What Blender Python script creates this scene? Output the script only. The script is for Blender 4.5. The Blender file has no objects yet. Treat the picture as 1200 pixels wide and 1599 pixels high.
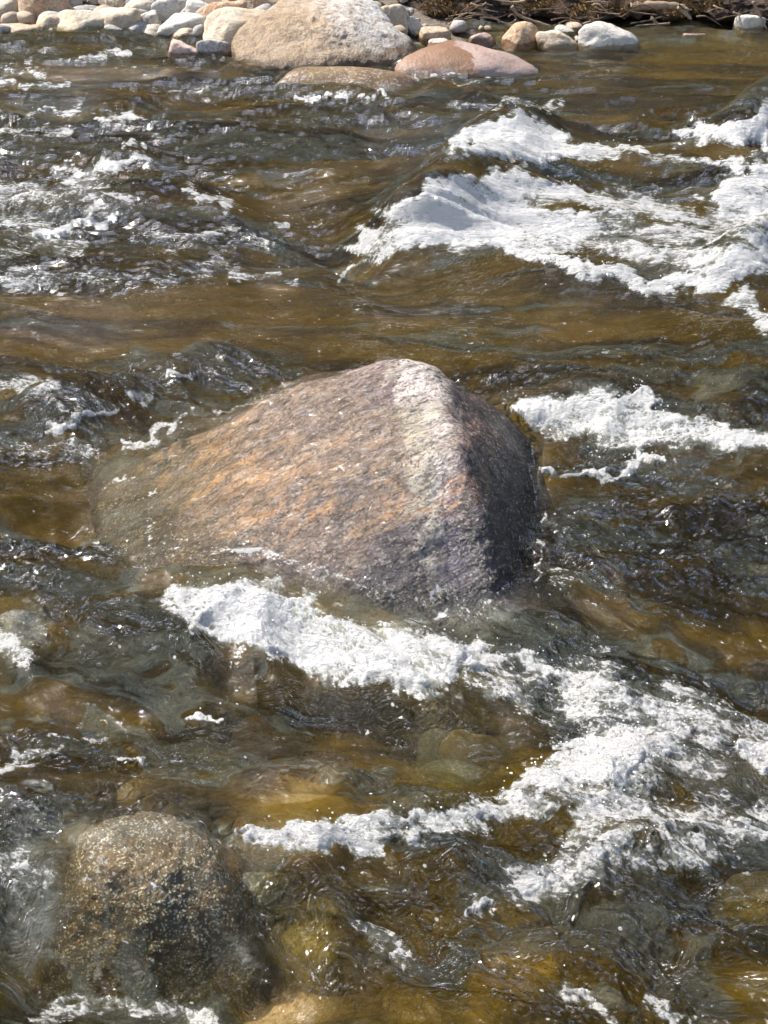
import bpy, bmesh, math, random
import numpy as np
from mathutils import Vector
from mathutils.bvhtree import BVHTree

random.seed(7)
sc = bpy.context.scene
COL = sc.collection
H, F, PITCH = 2.5, 2197.0, math.radians(30)       # camera height, focal length in photo pixels, pitch down
CP, SP = math.cos(PITCH), math.sin(PITCH)

# ------------------------------------------------------------------ helpers
def P(px, py, z=0.0):
    """world point at height z seen at photo pixel px, py"""
    u, v = (px-600)/F, (799.5-py)/F
    dy, dz = CP+v*SP, -SP+v*CP
    t = (z-H)/dz
    return Vector((u*t, dy*t, z))

def pix(x, y, z):
    zc = z-H
    d = y*CP-zc*SP
    up = y*SP+zc*CP
    return 600+F*x/d, 799.5-F*up/d

_r = np.random.RandomState(11)
PERM = np.concatenate([_r.permutation(256)]*3).astype(np.int32)
_a = _r.rand(256)*2*np.pi
G2 = np.stack([np.cos(_a), np.sin(_a)], 1).astype(np.float32)
_g = _r.normal(size=(256, 3)); G3 = (_g/np.linalg.norm(_g, axis=1)[:, None]).astype(np.float32)

def perlin2(x, y, seed=0):
    x = np.asarray(x, np.float32)+seed*17.37; y = np.asarray(y, np.float32)+seed*5.71
    xi = np.floor(x).astype(np.int32); yi = np.floor(y).astype(np.int32)
    xf = x-xi; yf = y-yi; xi &= 255; yi &= 255
    u = xf*xf*xf*(xf*(xf*6-15)+10); v = yf*yf*yf*(yf*(yf*6-15)+10)
    def g(ix, iy, fx, fy):
        h = G2[PERM[PERM[ix]+iy]]
        return h[..., 0]*fx+h[..., 1]*fy
    a = g(xi, yi, xf, yf); b = g(xi+1, yi, xf-1, yf)
    c = g(xi, yi+1, xf, yf-1); d = g(xi+1, yi+1, xf-1, yf-1)
    return (a+u*(b-a)+v*((c+u*(d-c))-(a+u*(b-a))))*1.45

def perlin3(p, seed=0):
    p = np.asarray(p, np.float32)+np.array([seed*3.17, seed*7.31, seed*1.93], np.float32)
    i = np.floor(p).astype(np.int32); f = p-i; i &= 255
    w = f*f*f*(f*(f*6-15)+10)
    out = 0
    for dx in (0, 1):
        for dy in (0, 1):
            for dz in (0, 1):
                h = G3[PERM[PERM[PERM[i[:, 0]+dx]+i[:, 1]+dy]+i[:, 2]+dz]]
                d = h[:, 0]*(f[:, 0]-dx)+h[:, 1]*(f[:, 1]-dy)+h[:, 2]*(f[:, 2]-dz)
                wt = (w[:, 0] if dx else 1-w[:, 0])*(w[:, 1] if dy else 1-w[:, 1])*(w[:, 2] if dz else 1-w[:, 2])
                out = out+d*wt
    return out*1.5

def fbm2(x, y, octv, seed=0, gain=.5, ridged=False):
    s = 0; a = 1.0; t = 0; f = 1.0
    for k in range(octv):
        n = perlin2(x*f, y*f, seed+k*3)
        if ridged: n = 1-2*np.abs(n)
        s = s+a*n; t += a; a *= gain; f *= 2.03
    return s/t

def fbm3(p, octv, seed=0, gain=.5):
    s = 0; a = 1.0; t = 0; f = 1.0
    for k in range(octv):
        s = s+a*perlin3(p*f, seed+k*3); t += a; a *= gain; f *= 2.03
    return s/t

def sstep(a, b, x):
    t = np.clip((x-a)/(b-a), 0, 1)
    return t*t*(3-2*t)

def mesh_np(name, co, faces, mat=None, smooth=True):
    co = np.ascontiguousarray(co, np.float32); faces = np.ascontiguousarray(faces, np.int32)
    n = faces.shape[1]
    me = bpy.data.meshes.new(name)
    me.vertices.add(len(co)); me.vertices.foreach_set('co', co.ravel())
    me.loops.add(faces.size); me.loops.foreach_set('vertex_index', faces.ravel())
    me.polygons.add(len(faces)); me.polygons.foreach_set('loop_start', np.arange(0, faces.size, n, dtype=np.int32))
    me.update(calc_edges=True); me.validate()
    me.polygons.foreach_set('use_smooth', np.full(len(faces), smooth, dtype=bool))
    if mat: me.materials.append(mat)
    return me

def link(name, me, loc=(0, 0, 0), **props):
    o = bpy.data.objects.new(name, me); COL.objects.link(o); o.location = loc
    for k, v in props.items(): o[k] = v
    return o

def grid_faces(nr, nc):
    i = np.arange(nr*nc).reshape(nr, nc)
    return np.stack([i[:-1, :-1], i[:-1, 1:], i[1:, 1:], i[1:, :-1]], -1).reshape(-1, 4)

def attr(me, name, data, typ='FLOAT'):
    a = me.attributes.new(name, typ, 'POINT')
    a.data.foreach_set('value' if typ == 'FLOAT' else 'vector', np.ascontiguousarray(data, np.float32).ravel())

# ------------------------------------------------------------------ node helper
class N:
    def __init__(s, name):
        s.m = bpy.data.materials.new(name); s.m.use_nodes = True
        s.t = s.m.node_tree; s.t.nodes.clear()
        s.out = s.t.nodes.new('ShaderNodeOutputMaterial')
    def put(s, inp, v):
        if v is None: return
        if isinstance(v, bpy.types.NodeSocket): s.t.links.new(v, inp)
        elif isinstance(v, (tuple, list)):
            inp.default_value = tuple(v)+(1,) if len(v) == 3 and inp.type == 'RGBA' else v
        else: inp.default_value = v
    def n(s, typ, outp=0, props=None, **ins):
        nd = s.t.nodes.new('ShaderNode'+typ)
        for k, v in (props or {}).items(): setattr(nd, k, v)
        for k, v in ins.items():
            key = int(k[1:]) if k[0] == 'i' and k[1:].isdigit() else k.replace('_', ' ')
            s.put(nd.inputs[key], v)
        return nd.outputs[outp]
    def math(s, op, a, b=None, c=None, clamp=False):
        nd = s.t.nodes.new('ShaderNodeMath'); nd.operation = op; nd.use_clamp = clamp
        for i, v in enumerate((a, b, c)): s.put(nd.inputs[i], v)
        return nd.outputs[0]
    def mix(s, f, a, b, blend='MIX'):
        nd = s.t.nodes.new('ShaderNodeMix'); nd.data_type = 'RGBA'; nd.blend_type = blend
        s.put(nd.inputs[0], f); s.put(nd.inputs[6], a); s.put(nd.inputs[7], b)
        return nd.outputs[2]
    def ramp(s, x, lo, hi, a=0.0, b=1.0):
        nd = s.t.nodes.new('ShaderNodeMapRange'); nd.interpolation_type = 'SMOOTHSTEP'
        s.put(nd.inputs[0], x)
        for i, v in zip((1, 2, 3, 4), (lo, hi, a, b)): s.put(nd.inputs[i], v)
        return nd.outputs[0]
    def noise(s, vec, scale, detail=4, rough=.5, dist=0.0, outp=0):
        return s.n('TexNoise', outp, Vector=vec, Scale=scale, Detail=detail, Roughness=rough, Distortion=dist)
    def vor(s, vec, scale, feature='F1', outp=0, rnd=1.0):
        return s.n('TexVoronoi', outp, {'feature': feature}, Vector=vec, Scale=scale, Randomness=rnd)
    def vmul(s, vec, v):
        return s.n('VectorMath', 0, {'operation': 'MULTIPLY'}, i0=vec, i1=v)
    def vadd(s, vec, v):
        return s.n('VectorMath', 0, {'operation': 'ADD'}, i0=vec, i1=v)
    def bump(s, h, strength, dist, normal=None):
        return s.n('Bump', 0, Height=h, Strength=strength, Distance=dist, Normal=normal)
    def done(s, sh):
        s.t.links.new(sh, s.out.inputs['Surface']); return s.m

# ------------------------------------------------------------------ materials
def granite(name, c1, c2, c3, scale=1.0, speck=.5, rough=.75, wet=True, wetz=.06, bump=.012):
    """rough granite: two mottled colours, a third in patches, mineral speckle, a wet line by the water"""
    m = N(name)
    tc = m.n('TexCoord', 3)
    inf = m.n('ObjectInfo', 5)
    off = m.math('MULTIPLY', inf, 37.0)
    v = m.vadd(tc, m.n('CombineXYZ', 0, i0=off, i1=off, i2=off))
    n1 = m.noise(v, 2.2*scale, 6, .6, .6)
    n2 = m.noise(v, 5.0*scale, 7, .65, 1.0)
    n3 = m.noise(v, 60*scale, 3, .6)
    vo = m.vor(v, 95*scale, outp=1)
    c = m.mix(m.ramp(n1, .40, .62), c1, c2)
    c = m.mix(m.ramp(n2, .52, .68), c, c3)
    sp = m.n('SeparateColor', 0, i0=vo)
    c = m.mix(m.math('MULTIPLY', m.ramp(sp, .80, .9), speck), c, (.06, .05, .045))
    c = m.mix(m.math('MULTIPLY', m.ramp(sp, .2, .1), speck*.8), c, (.62, .58, .52))
    c = m.mix(m.ramp(n3, .3, .7, 0, .35), c, m.mix(1.0, c, (.55, .55, .55), 'MULTIPLY'))
    r = rough
    if wet:
        z = m.n('SeparateXYZ', 2, i0=m.n('NewGeometry', 0))
        wn = m.math('ADD', z, m.math('MULTIPLY', m.math('SUBTRACT', m.noise(v, 6, 4), .5), -.1))
        w = m.ramp(wn, wetz, wetz+.02, 1, 0)
        c = m.mix(w, c, m.mix(1.0, c, (.42, .36, .28), 'MULTIPLY'))
        r = m.math('SUBTRACT', rough, m.math('MULTIPLY', w, .45))
    h = m.math('ADD', m.math('MULTIPLY', n2, 1.0), m.math('MULTIPLY', n3, .35))
    b = m.bump(h, .8, bump)
    return m.done(m.n('BsdfPrincipled', 0, Base_Color=c, Roughness=r, Normal=b))

M_CREAM = granite('cream_granite', (.50, .39, .27), (.56, .48, .37), (.38, .27, .17), speck=.2, bump=.025)
M_WHITE = granite('white_granite', (.57, .53, .46), (.50, .45, .39), (.36, .31, .26), speck=.25, bump=.025)
M_ORANGE = granite('orange_granite', (.44, .22, .10), (.50, .33, .19), (.47, .37, .27))
M_TAN = granite('tan_granite', (.42, .29, .18), (.48, .37, .26), (.30, .21, .14))
M_PINK = granite('pink_granite', (.50, .33, .27), (.56, .43, .37), (.42, .28, .20))
M_GREY = granite('grey_granite', (.34, .31, .28), (.42, .39, .36), (.25, .22, .19))
M_BED = granite('bed_stone', (.30, .19, .09), (.22, .15, .08), (.38, .26, .13), wet=False, rough=.6)
M_BEDP = granite('pink_bed_stone', (.56, .36, .24), (.46, .30, .21), (.66, .50, .36), scale=2, wet=False, rough=.5)
M_BEDG = granite('golden_bed_stone', (.34, .25, .15), (.25, .185, .115), (.44, .34, .22), scale=2, wet=False, rough=.5)
M_SLATE = granite('slate_bed_stone', (.10, .105, .13), (.15, .15, .17), (.07, .07, .08), scale=2, wet=False, rough=.35)
M_SPECK = granite('speckled_brown_stone', (.075, .045, .022), (.17, .10, .045), (.05, .035, .02), scale=2.4, speck=1.0, wet=False, rough=.3, bump=.02)

def far_boulder_mat():
    m = N('far_boulder_granite')
    tc = m.n('TexCoord', 3)
    n1 = m.noise(tc, 1.8, 7, .65, .2); n2 = m.noise(tc, 6, 8, .7, .15); n3 = m.noise(tc, 55, 3, .6)
    x = m.n('SeparateXYZ', 0, i0=tc); z = m.n('SeparateXYZ', 2, i0=tc)
    c = m.mix(m.ramp(n1, .35, .6), (.36, .255, .155), (.42, .32, .22))
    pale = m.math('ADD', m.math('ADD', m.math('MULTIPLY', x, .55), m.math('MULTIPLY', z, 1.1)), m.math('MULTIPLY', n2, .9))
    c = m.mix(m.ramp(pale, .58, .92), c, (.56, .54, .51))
    c = m.mix(m.ramp(n2, .50, .66, 0, .75), c, (.27, .18, .10))
    cr = m.noise(m.vmul(tc, (1.6, 1, .7)), 9, 6, .7, .4)
    c = m.mix(m.ramp(cr, .48, .66, 0, .85), c, (.19, .13, .085))
    c = m.mix(m.ramp(n3, .35, .7, 0, .4), c, m.mix(1.0, c, (.5, .5, .5), 'MULTIPLY'))
    wz = m.n('SeparateXYZ', 2, i0=m.n('NewGeometry', 0))
    w = m.ramp(m.math('ADD', wz, m.math('MULTIPLY', m.math('SUBTRACT', n2, .5), .20)), .10, .14, 1, 0)
    c = m.mix(w, c, m.mix(1.0, c, (.42, .34, .25), 'MULTIPLY'))
    b = m.bump(m.math('ADD', n2, m.math('MULTIPLY', n3, .3)), 1.0, .05)
    return m.done(m.n('BsdfPrincipled', 0, Base_Color=c, Roughness=m.math('SUBTRACT', .8, m.math('MULTIPLY', w, .4)), Normal=b))
M_FAR = far_boulder_mat()

def pink_slab_mat():
    m = N('two_tone_pink_slab')
    tc = m.n('TexCoord', 3)
    n1 = m.noise(tc, 3, 6, .65, .5); n3 = m.noise(tc, 50, 3, .6)
    s = m.n('SeparateXYZ', 0, i0=tc); z = m.n('SeparateXYZ', 2, i0=tc)
    c = m.mix(m.ramp(n1, .4, .6), (.17, .09, .045), (.23, .115, .065))
    e = m.math('ADD', m.math('ADD', s, m.math('MULTIPLY', z, 1.2)), m.math('MULTIPLY', m.math('SUBTRACT', n1, .5), .5))
    c = m.mix(m.ramp(e, .42, .47), c, (.36, .26, .22))
    c = m.mix(m.ramp(n1, .5, .62, 0, .6), c, (.24, .15, .09))
    c = m.mix(m.ramp(n3, .35, .7, 0, .35), c, m.mix(1.0, c, (.5, .5, .5), 'MULTIPLY'))
    b = m.bump(m.math('ADD', n1, m.math('MULTIPLY', n3, .3)), .8, .02)
    return m.done(m.n('BsdfPrincipled', 0, Base_Color=c, Roughness=.55, Normal=b))
M_SLAB = pink_slab_mat()

def main_boulder_mat():
    """wet granite: warm band under the ridge, violet grey near side with painted sky sheen, wet stain and painted shade on the steep side, pale ridge"""
    m = N('wet_boulder_granite')
    tc = m.n('TexCoord', 3)
    x = m.n('SeparateXYZ', 0, i0=tc); y = m.n('SeparateXYZ', 1, i0=tc); z = m.n('SeparateXYZ', 2, i0=tc)
    vs = m.vmul(m.n('VectorRotate', 0, {'rotation_type': 'Z_AXIS'}, Vector=tc, Angle=-.5), (.34, 1.7, 1.5))
    n0 = m.noise(tc, 2.6, 5, .6, .8); n1 = m.noise(vs, 7, 7, .68, .8); n2 = m.noise(tc, 22, 6, .7, .3); n3 = m.noise(tc, 110, 3, .6)
    n4 = m.noise(vs, 30, 5, .7, 1.2)
    c = m.mix(m.ramp(n1, .36, .62), (.165, .105, .095), (.35, .245, .205))
    # violet grey mineral on the near flank, sky sheen painted in with it
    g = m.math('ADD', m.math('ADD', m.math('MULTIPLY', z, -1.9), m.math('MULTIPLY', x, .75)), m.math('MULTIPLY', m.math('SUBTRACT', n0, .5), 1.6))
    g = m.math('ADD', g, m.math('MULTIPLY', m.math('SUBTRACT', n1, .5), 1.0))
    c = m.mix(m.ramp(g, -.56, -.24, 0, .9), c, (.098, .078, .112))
    # rusty band, with the warmth of the sunlit slope painted in
    o = m.math('ADD', m.math('MULTIPLY', m.math('ABSOLUTE', m.math('SUBTRACT', m.math('SUBTRACT', z, m.math('MULTIPLY', x, .1)), .27)), -6), m.math('MULTIPLY', m.math('SUBTRACT', n1, .5), 5))
    c = m.mix(m.ramp(o, -.5, .55, 0, .85), c, (.46, .225, .09))
    # pale ridge
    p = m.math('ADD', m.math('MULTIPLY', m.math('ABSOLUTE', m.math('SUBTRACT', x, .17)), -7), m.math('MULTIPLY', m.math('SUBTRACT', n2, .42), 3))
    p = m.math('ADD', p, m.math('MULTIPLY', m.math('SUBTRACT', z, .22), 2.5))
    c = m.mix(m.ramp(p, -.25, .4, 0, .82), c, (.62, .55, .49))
    # dark wet algae stain on the steep flank, the side's shade painted in too
    d = m.math('ADD', m.math('MULTIPLY', m.math('SUBTRACT', x, .29), 5), m.math('MULTIPLY', m.math('SUBTRACT', n2, .5), 3.2))
    d = m.math('ADD', d, m.math('MULTIPLY', m.math('SUBTRACT', n0, .5), 1.5))
    c = m.mix(m.ramp(d, -.2, .35, 0, .88), c, (.045, .036, .028))
    wf = m.math('ADD', z, m.math('MULTIPLY', m.math('SUBTRACT', n0, .5), .22))
    c = m.mix(m.ramp(wf, .155, .09), c, m.mix(1.0, c, (.30, .26, .22), 'MULTIPLY'))
    # crystals and pits
    vo = m.n('SeparateColor', 0, i0=m.vor(tc, 130, outp=1)); vo2 = m.n('SeparateColor', 1, i0=m.vor(tc, 60, outp=1))
    c = m.mix(m.ramp(vo, .82, .93, 0, .45), c, (.50, .43, .36))
    c = m.mix(m.ramp(vo, .22, .10, 0, .6), c, (.05, .04, .035))
    n5 = m.noise(vs, 13, 6, .7, 1.5)
    c = m.mix(m.ramp(n5, .53, .63, 0, .8), c, (.085, .06, .055))
    c = m.mix(m.ramp(n4, .50, .60, 0, .9), c, m.mix(1.0, c, (.34, .31, .30), 'MULTIPLY'))
    b = m.bump(m.math('ADD', m.math('ADD', m.math('MULTIPLY', n2, .8), m.math('MULTIPLY', n3, .25)), n1), .9, .025)
    return m.done(m.n('BsdfPrincipled', 0, Base_Color=c, Roughness=.27, Normal=b, Specular_IOR_Level=.6))
M_MAIN = main_boulder_mat()

def bed_mat():
    m = N('riverbed_gravel')
    pos = m.n('NewGeometry', 0)
    w = m.vadd(pos, m.vmul(m.vadd(m.noise(pos, 4, 3, outp=1), (-.5, -.5, -.5)), (.12, .12, .12)))
    st = m.vmul(pos, (.55, 1.3, 1))
    n1 = m.noise(st, 1.1, 5, .55, .6); n2 = m.noise(st, 3.5, 5, .6, .5); n3 = m.noise(pos, 25, 5, .65)
    v1 = m.vor(w, 7, outp=1); e1 = m.vor(w, 7, 'DISTANCE_TO_EDGE')
    v2 = m.vor(w, 17, outp=1); e2 = m.vor(w, 17, 'DISTANCE_TO_EDGE')
    c = m.mix(m.ramp(n1, .38, .62), (.028, .023, .006), (.22, .145, .014))
    c = m.mix(m.ramp(n2, .5, .66, 0, .75), c, (.13, .10, .06))
    g = m.n('SeparateColor', 0, i0=v1); g2 = m.n('SeparateColor', 1, i0=v2)
    c = m.mix(m.ramp(g, .7, .9, 0, .6), c, (.34, .23, .10))
    c = m.mix(m.ramp(g, .3, .1, 0, .7), c, (.10, .085, .075))
    c = m.mix(m.ramp(g2, .75, .9, 0, .5), c, (.30, .22, .11))
    c = m.mix(m.ramp(e1, .05, .0, 0, .4), c, (.05, .04, .025))
    c = m.mix(m.ramp(n3, .35, .7, 0, .5), c, m.mix(1.0, c, (.45, .43, .4), 'MULTIPLY'))
    h = m.math('ADD', m.ramp(e1, 0, .18), m.math('MULTIPLY', m.ramp(e2, 0, .2), .35))
    return m.done(m.n('BsdfPrincipled', 0, Base_Color=c, Roughness=.7, Normal=m.bump(h, .8, .05)))
M_BOTTOM = bed_mat()

def water_mat():
    m = N('river_water')
    foam = m.n('Attribute', 2, {'attribute_name': 'foam'})
    depth = m.n('Attribute', 2, {'attribute_name': 'depth'})
    calm = m.n('Attribute', 2, {'attribute_name': 'calm'})
    veil = m.n('Attribute', 2, {'attribute_name': 'veil'})
    flow = m.n('Attribute', 1, {'attribute_name': 'flow'})
    # ---- foam threshold: ragged patches, lace of bubbles
    fw = flow
    flow2 = m.n('Attribute', 1, {'attribute_name': 'drift'})
    f1 = m.n('Attribute', 2, {'attribute_name': 'patch'})
    st = m.n('Attribute', 2, {'attribute_name': 'streak'})
    f2 = m.noise(m.vmul(flow2, (.42, 1.5, 1)), 28, 7, .76, .35)
    lv = m.vadd(flow2, m.vmul(m.n('CombineXYZ', 0, i0=f2, i1=f2), (.03, -.03, 0)))
    lace = m.vor(lv, 36, 'DISTANCE_TO_EDGE')
    lc = m.ramp(lace, .0, .2, .5, -.5)
    fa = m.math('ADD', foam, m.math('MULTIPLY', f1, .34))
    fa = m.math('ADD', fa, m.math('MULTIPLY', m.math('SUBTRACT', f2, .5), 2.0))
    fa = m.math('ADD', fa, m.math('MULTIPLY', lc, .16))
    f3 = m.noise(flow2, 62, 4, .7, .4)
    fa = m.math('ADD', fa, m.math('MULTIPLY', m.math('SUBTRACT', f3, .5), 1.5))
    bub = m.vor(flow2, 40, outp=0); bc = m.n('SeparateColor', 0, i0=bub.node.outputs[1])
    bubs = m.math('MULTIPLY', m.ramp(bub, .24, .14), m.math('GREATER_THAN', bc, m.ramp(foam, -.1, .45, .997, .87)))
    near = m.ramp(m.n('SeparateXYZ', 1, i0=flow2), 5.6, 4.8)
    bubs = m.math('MULTIPLY', bubs, near)
    fac = m.math('MAXIMUM', m.ramp(fa, .42, .74), m.math('MULTIPLY', bubs, .8))
    # ---- ripples
    rs = m.vmul(fw, (.5, 1.5, 1))
    r2 = m.noise(rs, 30, 4, .64, 1.6)
    a2 = m.math('ABSOLUTE', m.math('SUBTRACT', r2, .5))
    amp = m.math('MULTIPLY_ADD', calm, -.85, 1.0)
    hh = m.math('MULTIPLY', m.math('MULTIPLY', a2, -.55), amp)
    nb = m.bump(hh, 1.0, .12)
    # ---- water body: amber absorption by depth
    k = m.n('CombineXYZ', 0, i0=m.math('POWER', .42, depth), i1=m.math('POWER', .31, depth), i2=m.math('POWER', .012, depth))
    tr = m.n('BsdfTransparent', 0, Color=k)
    rf = m.n('BsdfRefraction', 0, Color=k, IOR=1.33, Roughness=.02, Normal=nb)
    body = m.n('MixShader', 0, i0=m.ramp(depth, .02, .2, .05, .6), i1=tr, i2=rf)
    # silt and tannin carried in streaks along the current
    sc_ = m.mix(m.ramp(m.math('MULTIPLY_ADD', calm, .25, st), -.25, .5), (.0045, .006, .002), (.092, .055, .0004))
    silt = m.n('BsdfDiffuse', 0, Color=sc_, Normal=nb)
    body = m.n('MixShader', 0, i0=m.math('MULTIPLY', m.ramp(depth, .02, .4), .46), i1=body, i2=silt)
    # grey streaks where it is rough: painted sky sheen along with beaten-in bubbles
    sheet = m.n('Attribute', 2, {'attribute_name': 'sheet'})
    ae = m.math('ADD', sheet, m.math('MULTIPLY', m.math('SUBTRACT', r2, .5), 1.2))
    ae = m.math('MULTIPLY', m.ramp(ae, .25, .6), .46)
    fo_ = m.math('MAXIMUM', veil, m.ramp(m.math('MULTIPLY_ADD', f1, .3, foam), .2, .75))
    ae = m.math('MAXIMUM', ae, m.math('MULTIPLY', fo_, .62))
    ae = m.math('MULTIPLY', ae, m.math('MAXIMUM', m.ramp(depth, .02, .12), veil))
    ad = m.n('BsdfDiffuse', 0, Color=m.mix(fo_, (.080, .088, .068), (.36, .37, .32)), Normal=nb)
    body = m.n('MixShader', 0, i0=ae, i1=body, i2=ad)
    gl = m.n('BsdfGlossy', 0, Color=(1, 1, 1), Roughness=.06, Normal=nb)
    dt = m.n('VectorMath', 1, {'operation': 'DOT_PRODUCT'}, i0=nb, i1=m.n('NewGeometry', 4))
    fr = m.math('MULTIPLY_ADD', m.math('POWER', m.math('SUBTRACT', 1.0, m.math('ABSOLUTE', dt), clamp=True), 4.0), .95, .024)
    surf = m.n('MixShader', 0, i0=fr, i1=body, i2=gl)
    # ---- foam
    fb = m.math('ADD', m.math('MULTIPLY_ADD', f3, .5, f2), m.math('MULTIPLY', f1, .3))
    nf = m.bump(fb, 1.0, .04)
    fd = m.n('BsdfDiffuse', 0, Color=(.93, .91, .88), Normal=nf)
    ft = m.n('BsdfTranslucent', 0, Color=(.92, .91, .88), Normal=nf)
    fs = m.n('MixShader', 0, i0=.25, i1=fd, i2=ft)
    fs = m.n('MixShader', 0, i0=m.math('MULTIPLY_ADD', fr, .8, .02), i1=fs, i2=gl)
    return m.done(m.n('MixShader', 0, i0=fac, i1=surf, i2=fs))
M_WATER = water_mat()

def plain(name, c1, c2, scale=6, rough=.9, bump=.02):
    m = N(name)
    pos = m.n('NewGeometry', 0)
    n = m.noise(pos, scale, 8, .7, .5); n2 = m.noise(pos, scale*7, 4, .6)
    c = m.mix(m.ramp(n, .35, .65), c1, c2)
    c = m.mix(m.ramp(n2, .35, .7, 0, .5), c, m.mix(1.0, c, (.4, .4, .4), 'MULTIPLY'))
    return m.done(m.n('BsdfPrincipled', 0, Base_Color=c, Roughness=rough, Normal=m.bump(m.math('ADD', n, m.math('MULTIPLY', n2, .4)), 1.0, bump)))
M_SOIL = plain('bank_soil', (.04, .025, .017), (.17, .10, .06), 9, .95, .12)
M_GRAVEL = plain('bar_gravel', (.13, .10, .07), (.28, .22, .16), 14, .95, .04)
M_HILL = plain('wooded_hillside', (.022, .024, .009), (.07, .055, .022), 1.2, 1, .3)
M_ROOT = plain('weathered_root', (.30, .20, .13), (.44, .33, .23), 20, .9, .01)
M_DARKROOT = plain('dark_root', (.10, .06, .04), (.20, .13, .08), 20, .9, .01)
M_GRASS = plain('dry_moss_grass', (.13, .075, .022), (.33, .20, .07), 9, .9, .0)
M_SPRAY = N('spray_drops')
M_SPRAY = M_SPRAY.done(M_SPRAY.n('BsdfPrincipled', 0, Base_Color=(.85, .87, .89), Roughness=.25))

# ------------------------------------------------------------------ rocks
_ico = {}
def ico(sub):
    if sub not in _ico:
        bm = bmesh.new(); bmesh.ops.create_icosphere(bm, subdivisions=sub, radius=1)
        co = np.array([v.co for v in bm.verts], np.float32)
        fs = np.array([[v.index for v in f.verts] for f in bm.faces], np.int32)
        bm.free(); _ico[sub] = (co/np.linalg.norm(co, axis=1)[:, None], fs)
    return _ico[sub]

def rock_planes(n, d, p, sub):
    co, fs = ico(sub)
    s = np.maximum(0, co@n.T/d[None, :])**p
    return co*(s.sum(1)**(-1/p))[:, None], fs

def rock_mesh(name, mat, dims, seed, sub=4, nplanes=16, p=9, amp=.06):
    """a facetted, water-worn stone whose bounding box is dims, sitting from z=0 up"""
    r = np.random.RandomState(seed)
    n = r.normal(size=(nplanes, 3)); n /= np.linalg.norm(n, axis=1)[:, None]
    n = np.concatenate([n, np.eye(3), -np.eye(3)])
    d = np.concatenate([r.uniform(.72, 1.0, nplanes), np.full(6, 1.05)])
    co, fs = rock_planes(n, d, p, sub)
    co = co*(1+amp*fbm3(co*1.6, 4, seed % 50))[:, None]
    lo, hi = co.min(0), co.max(0)
    co = (co-(lo+hi)/2)/(hi-lo)*np.array(dims)
    co[:, 2] += dims[2]/2
    return mesh_np(name, co, fs, mat)

def hull_rock(name, mat, pts, centre, sub=6, p=16, amp=.02, nscale=3.0, seed=3):
    """boulder grown round measured corner points"""
    bm = bmesh.new()
    for q in pts: bm.verts.new(Vector(q)-centre)
    bmesh.ops.convex_hull(bm, input=bm.verts)
    ns, ds = [], []
    bm.normal_update()
    for f in bm.faces:
        nn = f.normal.copy(); dd = nn.dot(f.verts[0].co)
        if dd < 0: nn, dd = -nn, -dd
        if dd < .02: continue
        if any(nn.dot(a) > .995 and abs(dd-b) < .03 for a, b in zip(ns, ds)): continue
        ns.append(nn); ds.append(dd)
    bm.free()
    co, fs = rock_planes(np.array(ns, np.float32), np.array(ds, np.float32), p, sub)
    r = np.linalg.norm(co, axis=1)[:, None]
    nz = fbm3(co*nscale, 5, seed)[:, None]*amp+fbm3(co*nscale*6, 4, seed+9)[:, None]*amp*.22
    co = co+co/r*nz
    return mesh_np(name, co, fs, mat)

river_rocks = []          # (mesh, location) of what stands in the water, for the depth of the water
def add_rock(o, river=True):
    if river: river_rocks.append(o)
    return o

# the big boulder
BC = Vector((-.02, 4.25, -.05))
pts = [P(110, 770, -.10), P(150, 870, -.10), P(622, 552, .45), P(672, 572, .43), P(705, 645, .40), P(735, 740, .32), P(745, 800, .22), P(700, 880, .10),
       P(520, 578, .40), P(405, 622, .30), P(285, 680, .15), P(190, 765, .01), P(225, 830, .02),
       P(245, 905, .0), P(380, 925, .0), P(560, 965, .0), P(690, 985, -.03), P(800, 985, -.05), P(850, 860, -.03), P(845, 700, -.03), P(800, 640, .03)]
base = [Vector((-.95, 4.2, -.6)), Vector((-.75, 3.55, -.6)), Vector((.55, 3.3, -.6)), Vector((.8, 4.0, -.6)), Vector((.75, 5.1, -.6)), Vector((-.2, 5.3, -.6)), Vector((-.8, 4.9, -.6)),
        Vector((.1, 5.2, -.1)), Vector((-.5, 5.0, -.15))]
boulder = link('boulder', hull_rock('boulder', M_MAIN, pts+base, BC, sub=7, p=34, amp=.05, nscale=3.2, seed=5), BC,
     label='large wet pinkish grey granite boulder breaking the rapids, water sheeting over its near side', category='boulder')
add_rock(boulder)

# overtopped rock in the near corner
RC = P(240, 1400, -.08)
pts = [P(115, 1290, .05), P(230, 1262, .09), P(325, 1285, .08), P(382, 1365, .0), P(340, 1335, .07), P(150, 1345, .06), P(390, 1440, -.10),
       P(90, 1370, -.02), P(100, 1520, -.28), P(380, 1500, -.3), P(60, 1460, -.25)]
pts += [Vector((RC.x-.32, RC.y+.45, -.55)), Vector((RC.x+.30, RC.y+.45, -.55)), Vector((RC.x, RC.y+.42, -.2)), Vector((RC.x-.4, RC.y-.5, -.6)), Vector((RC.x+.4, RC.y-.45, -.6))]
o = link('rock', hull_rock('rock', M_SPECK, pts, RC, sub=6, p=11, amp=.05, nscale=5, seed=8), RC,
     label='dark speckled brown rock with a clear sheet of water pouring over it', category='rock')
corner_rock = add_rock(o)

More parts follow.
